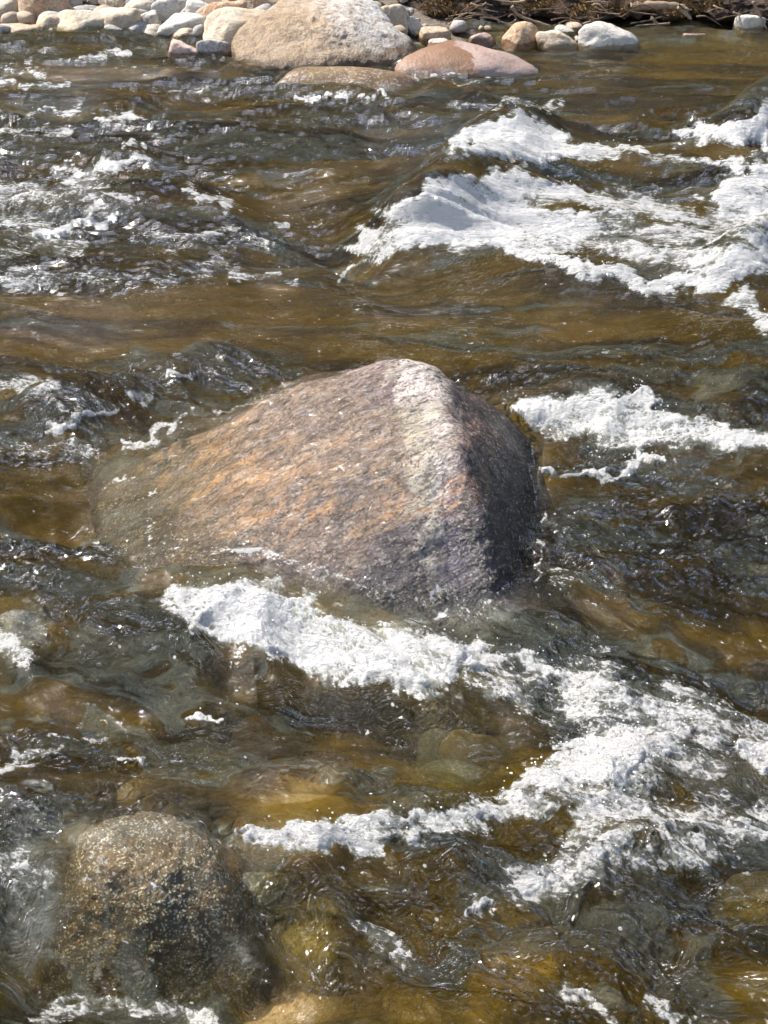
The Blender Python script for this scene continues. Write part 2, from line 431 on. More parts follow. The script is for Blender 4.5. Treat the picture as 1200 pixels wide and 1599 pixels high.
# submerged stones: (px, py, width px, depth factor, height m, top z, material, label)
SUB = [
 (455, 1262, 200, .7, .3, -.015, M_BEDP, 'pinkish brown stone under a smooth hump of water beside the foam line'),
 (480, 1455, 155, .8, .25, -.09, M_BEDG, 'pale yellow tan stone under water right of the speckled rock'),
 (450, 1565, 250, .6, .25, -.20, M_BEDP, 'flat pink stone under water at the bottom edge near the speckled rock'),
 (12, 1520, 130, 1.1, .25, -.20, M_BEDG, 'tan stone under water in the bottom corner beyond the speckled rock'),
 (410, 1385, 90, .8, .2, -.07, M_SLATE, 'small slate blue stone touching the side of the speckled rock'),
 (815, 1520, 170, .7, .25, -.05, M_BEDP, 'orange pink stone under clear water below the widest foam'),
 (1185, 1400, 170, .7, .25, -.02, M_BEDG, 'golden stone glowing under water at the edge below the foam'),
 (1150, 1220, 190, .6, .25, -.08, M_BEDP, 'brownish pink stone under water right of the foam patch'),
 (715, 1215, 170, .6, .25, -.10, M_SLATE, 'dark grey stone under smooth water between the two foam bands'),
 (625, 1262, 130, .6, .25, -.09, M_BEDP, 'tan stone under water next to the dark grey sunken stone'),
 (905, 508, 140, .8, .3, -.08, M_BEDP, 'reddish brown stone sunk below the big white wave'),
 (1010, 805, 120, .7, .3, -.12, M_BEDG, 'ochre yellow stone under water right of the large boulder'),
 (1110, 722, 130, .7, .3, -.05, M_BEDP, 'tan stone under thin water beside the foam behind the large boulder'),
 (205, 735, 150, .8, .35, -.02, M_SLATE, 'blue grey stone standing in for reflected sky at the upstream end of the large boulder'),  # stone added to give the blue of sky reflected in a smooth dip
 (15, 985, 110, .7, .3, .01, M_SLATE, 'dark slate rock awash at the edge upstream of the large boulder'),
 (130, 985, 230, .5, .3, -.08, M_BEDP, 'broad pinkish stone under water upstream of the large boulder'),
 (640, 890, 100, .6, .2, -.2, M_BED, None),
]
for i, (px, py, w, df, hh, top, mt, lb) in enumerate(SUB):
    if lb is None: continue
    if mt is not M_SLATE: top -= .055
    c = P(px, py, top-.03)
    ww = w/F*math.hypot(c.y, H)
    o = link('submerged_stone', rock_mesh('submerged_stone', mt, (ww, ww*df*1.3, hh), 100+i, 5, p=7, amp=.08), (c.x, c.y, top-hh),
             label=lb, category='stone', group='stones just under the water')
    o.rotation_euler.z = 0
    add_rock(o)

# ---------------------------------------------------------------- shore
SHORE = [(-9, 12.3), (-4.5, 12.15), (-3.2, 12.2), (-1.9, 12.0), (-1.2, 11.6), (-.4, 11.5), (.5, 11.9), (1.2, 12.4), (2.5, 12.55), (4.5, 12.6), (9, 12.7)]
def shore_y(x):
    return np.interp(x, [a for a, b in SHORE], [b for a, b in SHORE])
def bar_z(x, y):
    """height of the gravel bar and foot of the bank"""
    t = np.maximum(y-shore_y(x), -3)
    bar = np.where(t < 0, t*.28, t*.16)
    return bar

def ground_hit(px, py):
    z = 0.0
    for _ in range(25):
        q = P(px, py, z); z = .5*z+.5*max(0.0, float(bar_z(q.x, q.y)))
    return P(px, py, z)

# bank stones: x0, x1, ytop, ybottom (photo pixels), material, label, depth factor
BANK = [
 (-60, 45, -6, 38, M_CREAM, 'cream boulder cut by the photo edge at the back of the cobbles', .7),
 (22, 112, -24, 36, M_ORANGE, 'big orange tan boulder with a dark gap under it on the gravel bar', .7),
 (-20, 60, 37, 56, M_TAN, 'flat tan stone at the water under the big orange tan boulder', .8),
 (52, 104, 26, 54, M_TAN, 'wedge shaped brown tan stone leaning on the cream boulder', .7),
 (84, 166, 20, 61, M_CREAM, 'smooth cream boulder sloping into the water among the cobbles', .8),
 (146, 218, 14, 55, M_CREAM, 'round cream cobble right beside the sloping cream boulder', .8),
 (104, 168, 8, 27, M_GREY, 'flat grey cobble wedged behind the sloping cream boulder', .8),
 (86, 112, 6, 28, M_GREY, 'grey cobble beside the big orange tan boulder', .8),
 (163, 197, -6, 17, M_CREAM, 'small cream cobble behind the round cream cobble', .8),
 (191, 247, -6, 29, M_CREAM, 'egg shaped pale cobble high on the gravel bar', .8),
 (210, 247, 20, 46, M_WHITE, 'small pale grey cobble under the egg shaped cobble', .8),
 (213, 252, 41, 61, M_CREAM, 'small cream pebble at the water between round cobbles', .8),
 (238, 292, -2, 28, M_WHITE, 'white grey cobble at the back of the gravel bar', .8),
 (238, 322, 22, 55, M_WHITE, 'large flat white cobble in the middle of the gravel bar', .7),
 (288, 347, 2, 33, M_WHITE, 'oval white cobble with a grey underside on the gravel bar', .7),
 (265, 308, 43, 61, M_TAN, 'low brown tan stone at the water in front of the flat white cobble', .8),
 (306, 384, 4, 42, M_ORANGE, 'leaning orange tan slab behind the pale block by the great boulder', .5),
 (316, 440, 14, 74, M_CREAM, 'pale cream block against the upstream end of the great far boulder', .7),
 (262, 312, 65, 96, M_PINK, 'rounded pinkish stone standing alone in the water near the cobbles', .7),
 (308, 362, 62, 94, M_GREY, 'wet grey stone in the notch beside the great far boulder', .6),
 (488, 534, -4, 30, M_WHITE, 'pointed white cobble peeking over the great far boulder', .8),
 (574, 638, 9, 52, M_CREAM, 'cream boulder behind the downstream shoulder of the great far boulder', .8),
 (637, 660, 27, 52, M_WHITE, 'small white knobbly stone in front of the dark bank', .8),
 (654, 672, 38, 52, M_WHITE, 'tiny white stone beside the knobbly one by the dark bank', .8),
 (655, 706, 46, 70, M_TAN, 'tan stone low in the water behind the great far boulder', .8),
 (668, 714, 63, 84, M_PINK, 'small pink tan stone behind the two tone slab', .8),
 (732, 776, 52, 76, M_PINK, 'pale stone with a dark wet foot beside the orange stone', .8),
 (786, 846, 37, 79, M_ORANGE, 'orange stone with a pale facet standing by the dark bank', .8),
 (839, 906, 51, 83, M_CREAM, 'blocky cream stone between the orange stone and the white one', .7),
 (898, 918, 58, 76, M_GREY, 'small grey stone squeezed between the cream and white stones', .8),
 (906, 1000, 38, 84, M_WHITE, 'large white peaked stone in the water below the roots', .7),
 (1148, 1198, 24, 55, M_WHITE, 'white angular stone under the dark bank at the far end', .7),
 (395, 440, -4, 20, M_TAN, 'tan cobble above the cream block behind the great far boulder', .8),
]
for i, (x0, x1, y0, y1, mt, lb, df) in enumerate(BANK):
    b = ground_hit((x0+x1)/2, y1)
    D = math.hypot(b.y, H)
    w = (x1-x0)/F*D
    dp = w*df
    ang = math.atan2(H-b.z, b.y)
    hpx = (y1-y0)/F*D
    hgt = max(.06, (hpx-dp*.5*math.sin(ang))/math.cos(ang))
    sink = .06+.25*hgt
    o = link('bank_stone' if w < .5 else 'bank_boulder', rock_mesh('bank_stone', mt, (w, dp, hgt+sink), 300+i*7, 5, nplanes=11 if i % 3 else 15, p=9 if i % 2 else 12, amp=.15), (b.x, b.y+dp*.42, b.z-sink),
         label=lb, category='stone' if w < .5 else 'boulder', group='stones along the far bank')
    add_rock(o, b.z < .03)

# great far boulder
def PB(px, py, y): # point seen at pixel at ground distance y
    q = P(px, py, 0); k = y/q.y
    return Vector((q.x*k, y, H+(0-H)*k))
FC = Vector((-.5, 11.6, .1))
pts = [PB(362, 60, 11.35), PB(358, 95, 11.25), PB(400, 22, 11.7), PB(450, 14, 11.9), PB(500, 16, 12.0), PB(570, 20, 12.0), PB(615, 38, 11.9), PB(655, 72, 11.7),
       PB(640, 92, 11.4), PB(570, 98, 11.15), PB(480, 104, 10.95), PB(380, 104, 11.0), PB(440, 40, 11.4), PB(560, 42, 11.45)]
pts += [Vector((q.x*1.02, q.y, -.35)) for q in pts[:1]+pts[7:12]]+[Vector((-1.1, 12.4, -.3)), Vector((.1, 12.4, -.3)), Vector((-.9, 12.3, .35)), Vector((-.1, 12.3, .35))]
o = link('bank_boulder', hull_rock('bank_boulder', M_FAR, pts, FC, sub=6, p=24, amp=.10, nscale=2.6, seed=12), FC,
         label='great tan and grey boulder at the far water edge, largest on the far bank', category='boulder', group='stones along the far bank')
add_rock(o)
# two tone pink slab and the brown rock awash
def low_rock(name, x0, x1, y0, y1, mt, lb, seed, df=.6, extra=.25):
    b = P((x0+x1)/2, y1); D = math.hypot(b.y, H); w = (x1-x0)/F*D; dp = w*df
    hgt = max(.05, ((y1-y0)/F*D-dp*.5*math.sin(math.atan2(H, b.y)))/math.cos(math.atan2(H, b.y)))
    o = link(name, rock_mesh(name, mt, (w, dp, hgt+extra), seed, 5, p=7, amp=.09), (b.x, b.y+dp*.42, -extra), label=lb, category='rock', group='stones along the far bank')
    return add_rock(o)
low_rock('river_rock', 622, 845, 72, 124, M_SLAB, 'low two tone slab, rusty brown with a pale pink end', 501)
M_WETB = granite('wet_brown_stone', (.17, .10, .055), (.25, .17, .075), (.30, .21, .10), wet=False, rough=.3)
awash = low_rock('river_rock', 430, 660, 108, 150, M_WETB, 'long brown rock awash in front of the great far boulder', 509, .45)

# small cobbles filling the bar
small = [rock_mesh('cobble', mt, (1, .8, .65), 800+i, 3, p=8, amp=.1) for i, mt in enumerate((M_CREAM, M_WHITE, M_TAN, M_GREY, M_WHITE))]
rr = random.Random(4)
for i in range(134):
    px = rr.uniform(-60, 640) if i < 125 else rr.uniform(640, 930)
    py = rr.uniform(-2, 58) if i < 125 else rr.uniform(38, 62)
    b = ground_hit(px, py); w = rr.choice((rr.uniform(.05, .12), rr.uniform(.1, .24)))
    o = link('cobble', small[i % 5], (b.x, b.y, b.z-w*.15), label='small pale cobble among the bigger stones of the gravel bar', category='stone', group='small cobbles of the gravel bar')
    o.scale = (w, w, w); o.rotation_euler = (rr.uniform(-.3, .3), rr.uniform(-.3, .3), rr.uniform(0, 6.3))

# gravel bar, bank, hill
xs = np.linspace(-16, 16, 480); ys = np.linspace(9.5, 14.4, 120)
X, Y = np.meshgrid(xs, ys)
Z = bar_z(X, Y)+.03*fbm2(X*4, Y*4, 4, 2)-.03
link('gravel_bar', mesh_np('gravel_bar', np.stack([X, Y, Z], -1).reshape(-1, 3), grid_faces(*X.shape), M_GRAVEL), kind='structure')

prof = [(12.95, -.5), (13.15, -.06), (13.15, .03), (12.85, .075), (12.70, .12), (12.80, .2), (13.0, .32), (13.3, .45), (14, .7), (15.5, 1.2), (18, 2.2), (22, 4.5)]
def back(x):   # the bank stands further back behind the cobbles
    return sstep(.6, -.8, x)*1.15+.18*perlin2(x*1.1, x*0, 4)+.08*perlin2(x*3.7, x*0, 6)
nx_, nt_ = 1100, 150
xs = np.linspace(-16, 16, nx_); tt = np.linspace(0, len(prof)-1, nt_)
py_ = np.interp(tt, range(len(prof)), [a for a, b in prof]); pz_ = np.interp(tt, range(len(prof)), [b for a, b in prof])
X = np.repeat(xs[None, :], nt_, 0); Yb = py_[:, None]+back(xs)[None, :]; Zb = np.repeat(pz_[:, None], nx_, 1)+sstep(.6, -.8, xs)[None, :]*.17
nz = fbm2(X*2.5, (Yb+Zb*2)*2.5, 6, 30, .6)
Yb = Yb-nz*.18-.05*fbm2(X*13, (Yb+Zb*3)*13, 4, 36, .65); Zb = Zb+np.where(Zb > .05, fbm2(X*3.3, (Yb+Zb)*3.3, 6, 44, .6)*.12, 0)
bank_co = np.stack([X, Yb, Zb], -1)
link('river_bank', mesh_np('river_bank', bank_co.reshape(-1, 3), grid_faces(nt_, nx_), M_SOIL), kind='structure')

xs = np.linspace(-80, 80, 260); ys = np.linspace(17, 62, 110)
X, Y = np.meshgrid(xs, ys)
Z = (Y-17)*1.0+1.6+3.0*fbm2(X*.3, Y*.3, 6, 61, .65)*sstep(16, 26, Y)
link('hillside', mesh_np('hillside', np.stack([X, Y, Z], -1).reshape(-1, 3), grid_faces(*X.shape), M_HILL), kind='structure')

# grass and moss on the bank
rs = np.random.RandomState(5)
cand = bank_co[60:105].reshape(-1, 3)
dens = fbm2(cand[:, 0]*1.3, cand[:, 1]*1.3, 3, 71)
cand = cand[(dens > .0) & (np.abs(cand[:, 0]) < 7)]
nb = 46000
b0 = cand[rs.randint(0, len(cand), nb)]+rs.normal(0, .02, (nb, 3))
ln = rs.uniform(.02, .06, nb); az = rs.uniform(0, 2*np.pi, nb); wd = rs.uniform(.003, .007, nb)
dirv = np.stack([np.cos(az)*.8, -np.abs(np.sin(az))*.8, rs.uniform(-.6, .5, nb)], 1); dirv /= np.linalg.norm(dirv, axis=1)[:, None]
sd = np.cross(dirv, [0, 1, .2]); sd /= np.linalg.norm(sd, axis=1)[:, None]+1e-6
v = np.stack([b0-sd*wd[:, None], b0+sd*wd[:, None], b0+dirv*ln[:, None]], 1).reshape(-1, 3)
link('dry_grass', mesh_np('dry_grass', v, np.arange(nb*3).reshape(-1, 3), M_GRASS, False), kind='stuff', label='dry brown moss and grass on the far bank')

# roots and twigs
def tube(name, pts, r0, r1, mat, seg=7, sub=5):
    pts = [Vector(p) for p in pts]
    path = []
    for i in range(len(pts)-1):
        p0 = pts[max(i-1, 0)]; p1 = pts[i]; p2 = pts[i+1]; p3 = pts[min(i+2, len(pts)-1)]
        for k in range(sub):
            t = k/sub
            path.append(.5*((2*p1)+(p2-p0)*t+(2*p0-5*p1+4*p2-p3)*t*t+(3*p1-p0-3*p2+p3)*t*t*t))
    path.append(pts[-1])
    co, n = [], len(path)
    for i, q in enumerate(path):
        d = (path[min(i+1, n-1)]-path[max(i-1, 0)]).normalized()
        a = d.cross(Vector((.1, .3, 1))).normalized(); b = d.cross(a)
        r = (r0+(r1-r0)*i/(n-1))*(1+.2*math.sin(i*2.7+r0*900))
        for k in range(seg):
            th = 2*math.pi*k/seg
            co.append(q+a*math.cos(th)*r+b*math.sin(th)*r)
    co.append(path[0]); co.append(path[-1])
    bm = bmesh.new(); vs = [bm.verts.new(c) for c in co]
    for i in range(n-1):
        for k in range(seg):
            bm.faces.new((vs[i*seg+k], vs[i*seg+(k+1) % seg], vs[(i+1)*seg+(k+1) % seg], vs[(i+1)*seg+k]))
    for k in range(seg):
        bm.faces.new((vs[-2], vs[(k+1) % seg], vs[k])); bm.faces.new((vs[-1], vs[(n-1)*seg+k], vs[(n-1)*seg+(k+1) % seg]))
    me = bpy.data.meshes.new(name); bm.normal_update(); bm.to_mesh(me); bm.free()
    for p in me.polygons: p.use_smooth = True
    me.materials.append(mat)
    return me
YB = 12.62
def rt(name, pix_pts, r, lb, mat=M_ROOT, y=YB, cat='root', **kw):
    pp = [PB(a, b, y+rr.uniform(-.04, .04)) for a, b in pix_pts]
    return link(name, tube(name, pp, r, r*.45, mat), label=lb, category=cat, **kw)
rt('root', [(800, 10), (812, 25), (850, 38), (880, 47), (905, 49)], .016, 'long pale bare root curving down above the orange and cream stones')
rt('root', [(890, 34), (915, 38), (932, 44), (915, 48), (900, 50)], .013, 'hooked pale root ending above the white peaked stone')
log = rt('log', [(985, 12), (1020, 8), (1060, 10), (1075, 18)], .045, 'thick pale weathered root lying along the top of the far bank', cat='log', y=12.72)
br = rt('branch', [(1060, 10), (1070, 20), (1080, 30)], .026, 'short splintered pale branch')
del br['category']; br.parent = log
rt('root', [(1018, 28), (1030, 40), (1050, 52)], .016, 'straight pale root slanting down to the water below the thick weathered one')
rt('twig', [(1052, 51), (1058, 46), (1064, 43)], .010, 'short pale twig at the foot of the slanting root', cat='twig')
rt('twig', [(1176, 2), (1185, 20), (1198, 46)], .013, 'grey stick leaning across the white angular stone', cat='twig', y=12.45)
rt('driftwood', [(1068, 55), (1085, 55), (1102, 54)], .018, 'pale flat stick floating at the foot of the dark bank', cat='driftwood', y=12.35)
fk = rt('root', [(700, 40), (715, 28), (730, 20)], .012, 'forked pale root beside the knobbly white stone')
br = rt('branch', [(712, 30), (722, 30), (738, 27)], .008, 'thin side branch')
del br['category']; br.parent = fk
for i in range(44):
    a = rr.uniform(660, 1190); b = rr.uniform(-6, 44)
    d = rr.choice((-1, 1))*rr.uniform(18, 60)
    q = [(a, b), (a+d*.4, b+rr.uniform(-4, 8)), (a+d, b+rr.uniform(-5, 14))]
    rt('twig', q, rr.uniform(.006, .011), 'thin tangled twig hanging in the dark bank', M_DARKROOT if i % 3 else M_ROOT, cat='twig', y=12.6, group='thin twigs tangled in the far bank')

# ------------------------------------------------------------------ riverbed
def bed_z(x, y):
    d = np.minimum(-.42+.10*fbm2(x*.8, y*.8, 3, 90), .6)
    sh = bar_z(x, y)-.03
    d = d+.10*sstep(3.2, 2.5, y)
    return np.maximum(d, np.where(sh < -.02, sh, sh-.02)-.0)
xs = np.linspace(-12, 12, 640); ys = np.concatenate([np.linspace(.2, 5.5, 330), np.linspace(5.52, 12.3, 200)])
X, Y = np.meshgrid(xs, ys)
Z = bed_z(X, Y)-.05+.05*fbm2(X*3, Y*3, 4, 93)
link('riverbed', mesh_np('riverbed', np.stack([X, Y, Z], -1).reshape(-1, 3), grid_faces(*X.shape), M_BOTTOM), kind='structure')

# loose stones on the bed
bedst = [rock_mesh('bed_stone', mt, (1, .8, .7), 900+i, 4, p=7, amp=.1) for i, mt in enumerate((M_BED, M_BEDG, M_BED, M_SLATE, M_BEDP, M_BED))]
for i in range(70):
    py = rr.uniform(1010, 1650) if i < 50 else rr.uniform(640, 1000)
    px = rr.uniform(-80, 1280) if i < 50 else rr.choice((rr.uniform(860, 1280), rr.uniform(-60, 180)))
    c = P(px, py, -.35); w = rr.uniform(.12, .34)
    o = link('bed_stone', bedst[i % 6], (c.x, c.y, -.42-w*.1+.02*float(sstep(3.2, 2.5, c.y))), label='rounded stone lying on the riverbed seen dimly through the water', category='stone', group='loose stones on the riverbed')
    o.scale = (w, w, w*.8); o.rotation_euler = (rr.uniform(-.2, .2), rr.uniform(-.2, .2), rr.uniform(0, 6.3))
    add_rock(o)

# ------------------------------------------------------------------ water surface
NR, NC = 1250, 1350
ang = np.concatenate([np.linspace(math.radians(72), math.radians(53), 60)[:-1], np.linspace(math.radians(53), math.radians(10.6), NR-59)])
yy = H/np.tan(ang); uu = np.concatenate([np.linspace(-1.25, -.345, 170)[:-1], np.linspace(-.345, .345, NC-338), np.linspace(.345, 1.25, 170)[1:]])
Y = np.repeat(yy[:, None], NC, 1).astype(np.float32); X = (np.sqrt(yy**2+H*H)[:, None]*uu[None, :]).astype(np.float32)
PX, PY = pix(X, Y, 0.0)

# flow coordinates: along the current, across it
slope = .04+.26*sstep(6, 3.2, Y)
S = X*(1-.5*sstep(4.5, 7.5, Y)); NN = Y+slope*X
# current parts round the boulder
bd = np.exp(-(((X+.1)/1.0)**2+((Y-4.2)/.8)**2))
NN = NN+.35*bd*np.sign(Y-4.25)*sstep(0, .5, np.abs(Y-4.25))

def blob(cx, cy, rx, ry, a, h):
    a = math.radians(a); dx = PX-cx; dy = PY-cy
    u = (dx*math.cos(a)+dy*math.sin(a))/rx; w = (-dx*math.sin(a)+dy*math.cos(a))/ry
    return h*np.exp(-(u*u+w*w))
calm = np.clip(blob(500, 510, 900, 65, 0, 1)+blob(1050, 110, 420, 50, 0, .9)+blob(300, 1150, 260, 45, 8, .7)+blob(520, 1160, 180, 40, 8, .6)+blob(650, 430, 200, 30, 8, .8)+blob(500, 330, 110, 40, 20, .5), 0, 1)
rough = 1-.8*calm
wx = .25*perlin2(S*1.3, NN*1.3, 101); wy = .25*perlin2(S*1.3, NN*1.3, 105)
Z = np.zeros_like(X)
FS = S+.16*perlin2(S*4, NN*6, 201)+.07*perlin2(S*10, NN*14, 202); FN = NN+.10*perlin2(S*4, NN*6, 203)+.05*perlin2(S*10, NN*14, 204)
far_w = sstep(4.5, 7.0, Y); nr = 1-far_w
choppy = np.clip(sstep(-.32, .30, fbm2((S+wx)*1.1, (NN+wy)*2.6, 3, 240)+blob(1020, 880, 240, 130, 0, .45)+blob(850, 1480, 380, 110, 0, .4)+blob(170, 280, 300, 170, 0, .3))*(1-.8*calm), 0, 1)      # glassy slicks between broken water
Z += rough*.085*fbm2((S+wx)*.9, (NN+wy)*1.6, 2, 110)
Z += rough*(.050+.045*far_w)*fbm2((S+wx)*1.9, (NN+wy)*3.1, 2, 120, ridged=True)
Z += (.25+.75*choppy)*rough*.020*fbm2((S+wx*.6)*5.5, (NN+wy*.6)*10, 3, 130, ridged=True, gain=.55)
Z += choppy*nr*(.012*fbm2((S+wx*.8)*7, (NN+wy*.8)*12, 3, 134, ridged=True)+.004*fbm2((S+wx*.5)*17, (NN+wy*.5)*30, 3, 137, ridged=True))
Z -= choppy*(.032+.02*far_w)*np.abs(fbm2(FS*4.2, FN*11, 4, 206, gain=.6))
Z += (1-choppy)*.0035*fbm2((S+wx)*1.6, (NN+wy)*24, 3, 244)
# named waves: px, py, half length, half width, angle, height
for b in [(690, 350, 120, 40, -16, .30), (850, 320, 140, 40, 5, .14), (545, 400, 90, 26, 20, -.14), (450, 350, 170, 40, 22, -.08), (950, 300, 110, 18, 0, -.10),
          (800, 230, 90, 20, -8, .24), (640, 245, 90, 18, 10, -.10), (1190, 205, 80, 25, -15, .26), (1000, 215, 90, 15, 0, .03), (1170, 320, 80, 35, 0, .14),
          (1000, 435, 160, 25, 6, .07), (1180, 420, 80, 30, -20, .20), (860, 450, 160, 22, 8, .04), (200, 265, 70, 22, -5, .07), (120, 350, 120, 22, -8, .07),
          (310, 330, 90, 22, 15, .05), (150, 90, 60, 9, 0, .05), (520, 150, 80, 7, 2, .03),
          (330, 590, 110, 22, -14, .12), (120, 660, 150, 24, -14, .13), (210, 740, 80, 26, -25, -.03), (40, 605, 70, 22, 0, .07), (120, 830, 70, 50, 30, -.04),
          (900, 645, 120, 30, -3, .09), (1090, 690, 130, 28, 12, .05), (900, 715, 60, 22, 0, -.06), (930, 745, 100, 14, -2, .03),
          (380, 960, 130, 35, 14, .07), (650, 1035, 150, 35, 16, .05), (820, 1040, 60, 30, 20, .05), (560, 1130, 160, 35, 14, -.05), (440, 1100, 120, 30, 25, -.04),
          (960, 1120, 70, 50, 60, .06), (960, 1240, 120, 50, -20, .06), (620, 1300, 160, 25, -8, .04), (450, 1225, 110, 40, 0, .05), (230, 1240, 150, 40, 0, .04),
          (730, 1200, 90, 35, 0, -.03), (250, 1520, 260, 80, 5, -.16), (30, 1500, 120, 100, 0, -.10), (500, 1480, 220, 90, 10, -.08), (60, 1330, 90, 50, 20, .02),
          (1000, 1330, 140, 35, -10, .03), (880, 1450, 200, 50, 10, -.03)]:
    Z += blob(*b)

# height of the stones under or through the water
RZ = np.full_like(X, -9.0)
dg = None
for o in river_rocks:
    me = o.data
    n = len(me.vertices); co = np.empty(n*3, np.float32); me.vertices.foreach_get('co', co); co = co.reshape(-1, 3)
    rot = np.array(o.rotation_euler.to_matrix()); scl = np.array(o.scale); co = (co*scl)@rot.T+np.array(o.location)
    fs = np.empty(len(me.polygons)*3, np.int32); me.polygons.foreach_get('vertices', fs)
    lo, hi = co.min(0), co.max(0)
    if hi[1] < 1.4: continue
    bvh = BVHTree.FromPolygons([tuple(c) for c in co], [tuple(t) for t in fs.reshape(-1, 3)])
    big = o in (boulder, corner_rock)
    k = 190 if big else (60 if hi[0]-lo[0] > .3 else 28)
    gx = np.linspace(lo[0], hi[0], k); gy = np.linspace(lo[1], hi[1], k)
    G = np.full((k, k), -2.0)
    dn = Vector((0, 0, -1))
    for j in range(k):
        for i in range(k):
            h = bvh.ray_cast(Vector((gx[i], gy[j], 3)), dn)
            if h[0] is not None: G[j, i] = h[0].z
    fl = np.where(G > -1.9, G, lo[2])
    m_ = (X > lo[0]) & (X < hi[0]) & (Y > lo[1]) & (Y < hi[1])
    fx = (X[m_]-lo[0])/(hi[0]-lo[0])*(k-1); fy = (Y[m_]-lo[1])/(hi[1]-lo[1])*(k-1)
    ix = np.clip(fx.astype(int), 0, k-2); iy = np.clip(fy.astype(int), 0, k-2); fx -= ix; fy -= iy
    g = (fl[iy, ix]*(1-fx)+fl[iy, ix+1]*fx)*(1-fy)+(fl[iy+1, ix]*(1-fx)+fl[iy+1, ix+1]*fx)*fy
    RZ[m_] = np.maximum(RZ[m_], g)

def smax(a, b, k):
    h = np.clip(.5+.5*(a-b)/k, 0, 1)
    return b*(1-h)+a*h+k*h*(1-h)
# sheets of water running over the rocks
rip = fbm2((S*.45+NN*.5)*6+wx*3, (NN*1.0-S*.35)*24+wy*3, 3, 140, ridged=True, gain=.5)
rip2 = fbm2(X*14+wx*6, Y*14+wy*6, 3, 150)
bxp, byp = pix(X, Y, np.maximum(RZ, 0))
dry = np.maximum(sstep(640, 720, bxp+(byp-700)*-.10+rip2*40), sstep(660, 560, byp)*sstep(480, 620, bxp))
dry = dry*sstep(1000, 900, byp)*np.clip(.55+.9*fbm2(X*5, Y*5, 4, 155)+.6*sstep(700, 780, bxp), 0, 1.2)
lend = sstep(450, 190, bxp)
film = .020+.010*rip*(1-.6*lend)-.080*dry+.06*lend*(1+.6*fbm2((S+wx)*3, (NN+wy)*7, 3, 146))
inb = (np.abs(X-BC.x) < 1.05) & (np.abs(Y-4.3) < 1.1)
contact = np.where(RZ > -1, np.exp(-((RZ-Z-.005)/.016)**2), 0)
Zf = np.where(inb & (RZ > -1), smax(RZ+film, Z, .012+.04*lend), Z)
Z = np.where(inb, Zf, Z)
choppy = np.where(inb & (RZ > Z-.16), choppy*np.where(lend > .3, .10, .06), choppy)
inc = (np.abs(X-RC.x) < .62) & (np.abs(Y-RC.y) < .75)
film2 = .030+.016*fbm2((X+wx*.5)*13, (Y+wy*.5)*3.2, 3, 160, ridged=True)+.006*fbm2(X*30, Y*7, 2, 163)
Z = np.where(inc & (RZ > -1), smax(RZ+film2, Z, .06), Z)
choppy = np.where(inc & (RZ > Z-.12), choppy*.3, choppy)
# shallow stones lift the water a little
other = (~inb) & (~inc) & (RZ > -.25) & (Y < 6)
Z = np.where(other, smax(np.minimum(RZ, .03)+.018+.006*rip, Z, .05), Z)
aw = (np.abs(X-awash.location.x) < .9) & (np.abs(Y-awash.location.y) < .6)
Z = np.where(aw, smax(np.minimum(RZ, .06)+.012+.008*rip2, Z, .04), Z)

# ---------------------------------------------------------------- foam
PX, PY = pix(X, Y, Z)
wv = 1+.0*PX
jx = PX+26*perlin2(PX/42, PY/30, 170)+10*perlin2(PX/14, PY/11, 172); jy = PY+16*perlin2(PX/42, PY/30, 174)+7*perlin2(PX/14, PY/11, 176)
FO = np.zeros_like(X)
def poly(pts, s, soft=16):
    global FO
    xs_ = [p[0] for p in pts]; ys_ = [p[1] for p in pts]
    m_ = (jx > min(xs_)-3*soft) & (jx < max(xs_)+3*soft) & (jy > min(ys_)-3*soft) & (jy < max(ys_)+3*soft)
    x, y = jx[m_], jy[m_]
    ins = np.zeros(x.shape, bool); dist = np.full(x.shape, 1e9, np.float32)
    n = len(pts)
    for i in range(n):
        (x1, y1), (x2, y2) = pts[i], pts[(i+1) % n]
        c = ((y1 > y) != (y2 > y)) & (x < (x2-x1)*(y-y1)/((y2-y1) or 1e-9)+x1)
        ins ^= c
        ll = (x2-x1)**2+(y2-y1)**2
        t = np.clip(((x-x1)*(x2-x1)+(y-y1)*(y2-y1))/ll, 0, 1)
        dist = np.minimum(dist, np.hypot(x-x1-t*(x2-x1), y-y1-t*(y2-y1)))
    sd_ = np.where(ins, dist, -dist)
    FO[m_] = np.maximum(FO[m_], s*sstep(-soft, soft*.8, sd_))
def stroke(pts, w, s, soft=None):
    global FO
    xs_ = [p[0] for p in pts]; ys_ = [p[1] for p in pts]; e = 2.5*w+6
    m_ = (jx > min(xs_)-e) & (jx < max(xs_)+e) & (jy > min(ys_)-e) & (jy < max(ys_)+e)
    x, y = jx[m_], jy[m_]; dist = np.full(x.shape, 1e9, np.float32)
    for (x1, y1), (x2, y2) in zip(pts[:-1], pts[1:]):
        t = np.clip(((x-x1)*(x2-x1)+(y-y1)*(y2-y1))/((x2-x1)**2+(y2-y1)**2+1e-9), 0, 1)
        dist = np.minimum(dist, np.hypot(x-x1-t*(x2-x1), (y-y1-t*(y2-y1))*1.15))
    FO[m_] = np.maximum(FO[m_], s*sstep(2.0*w, .35*w, dist))

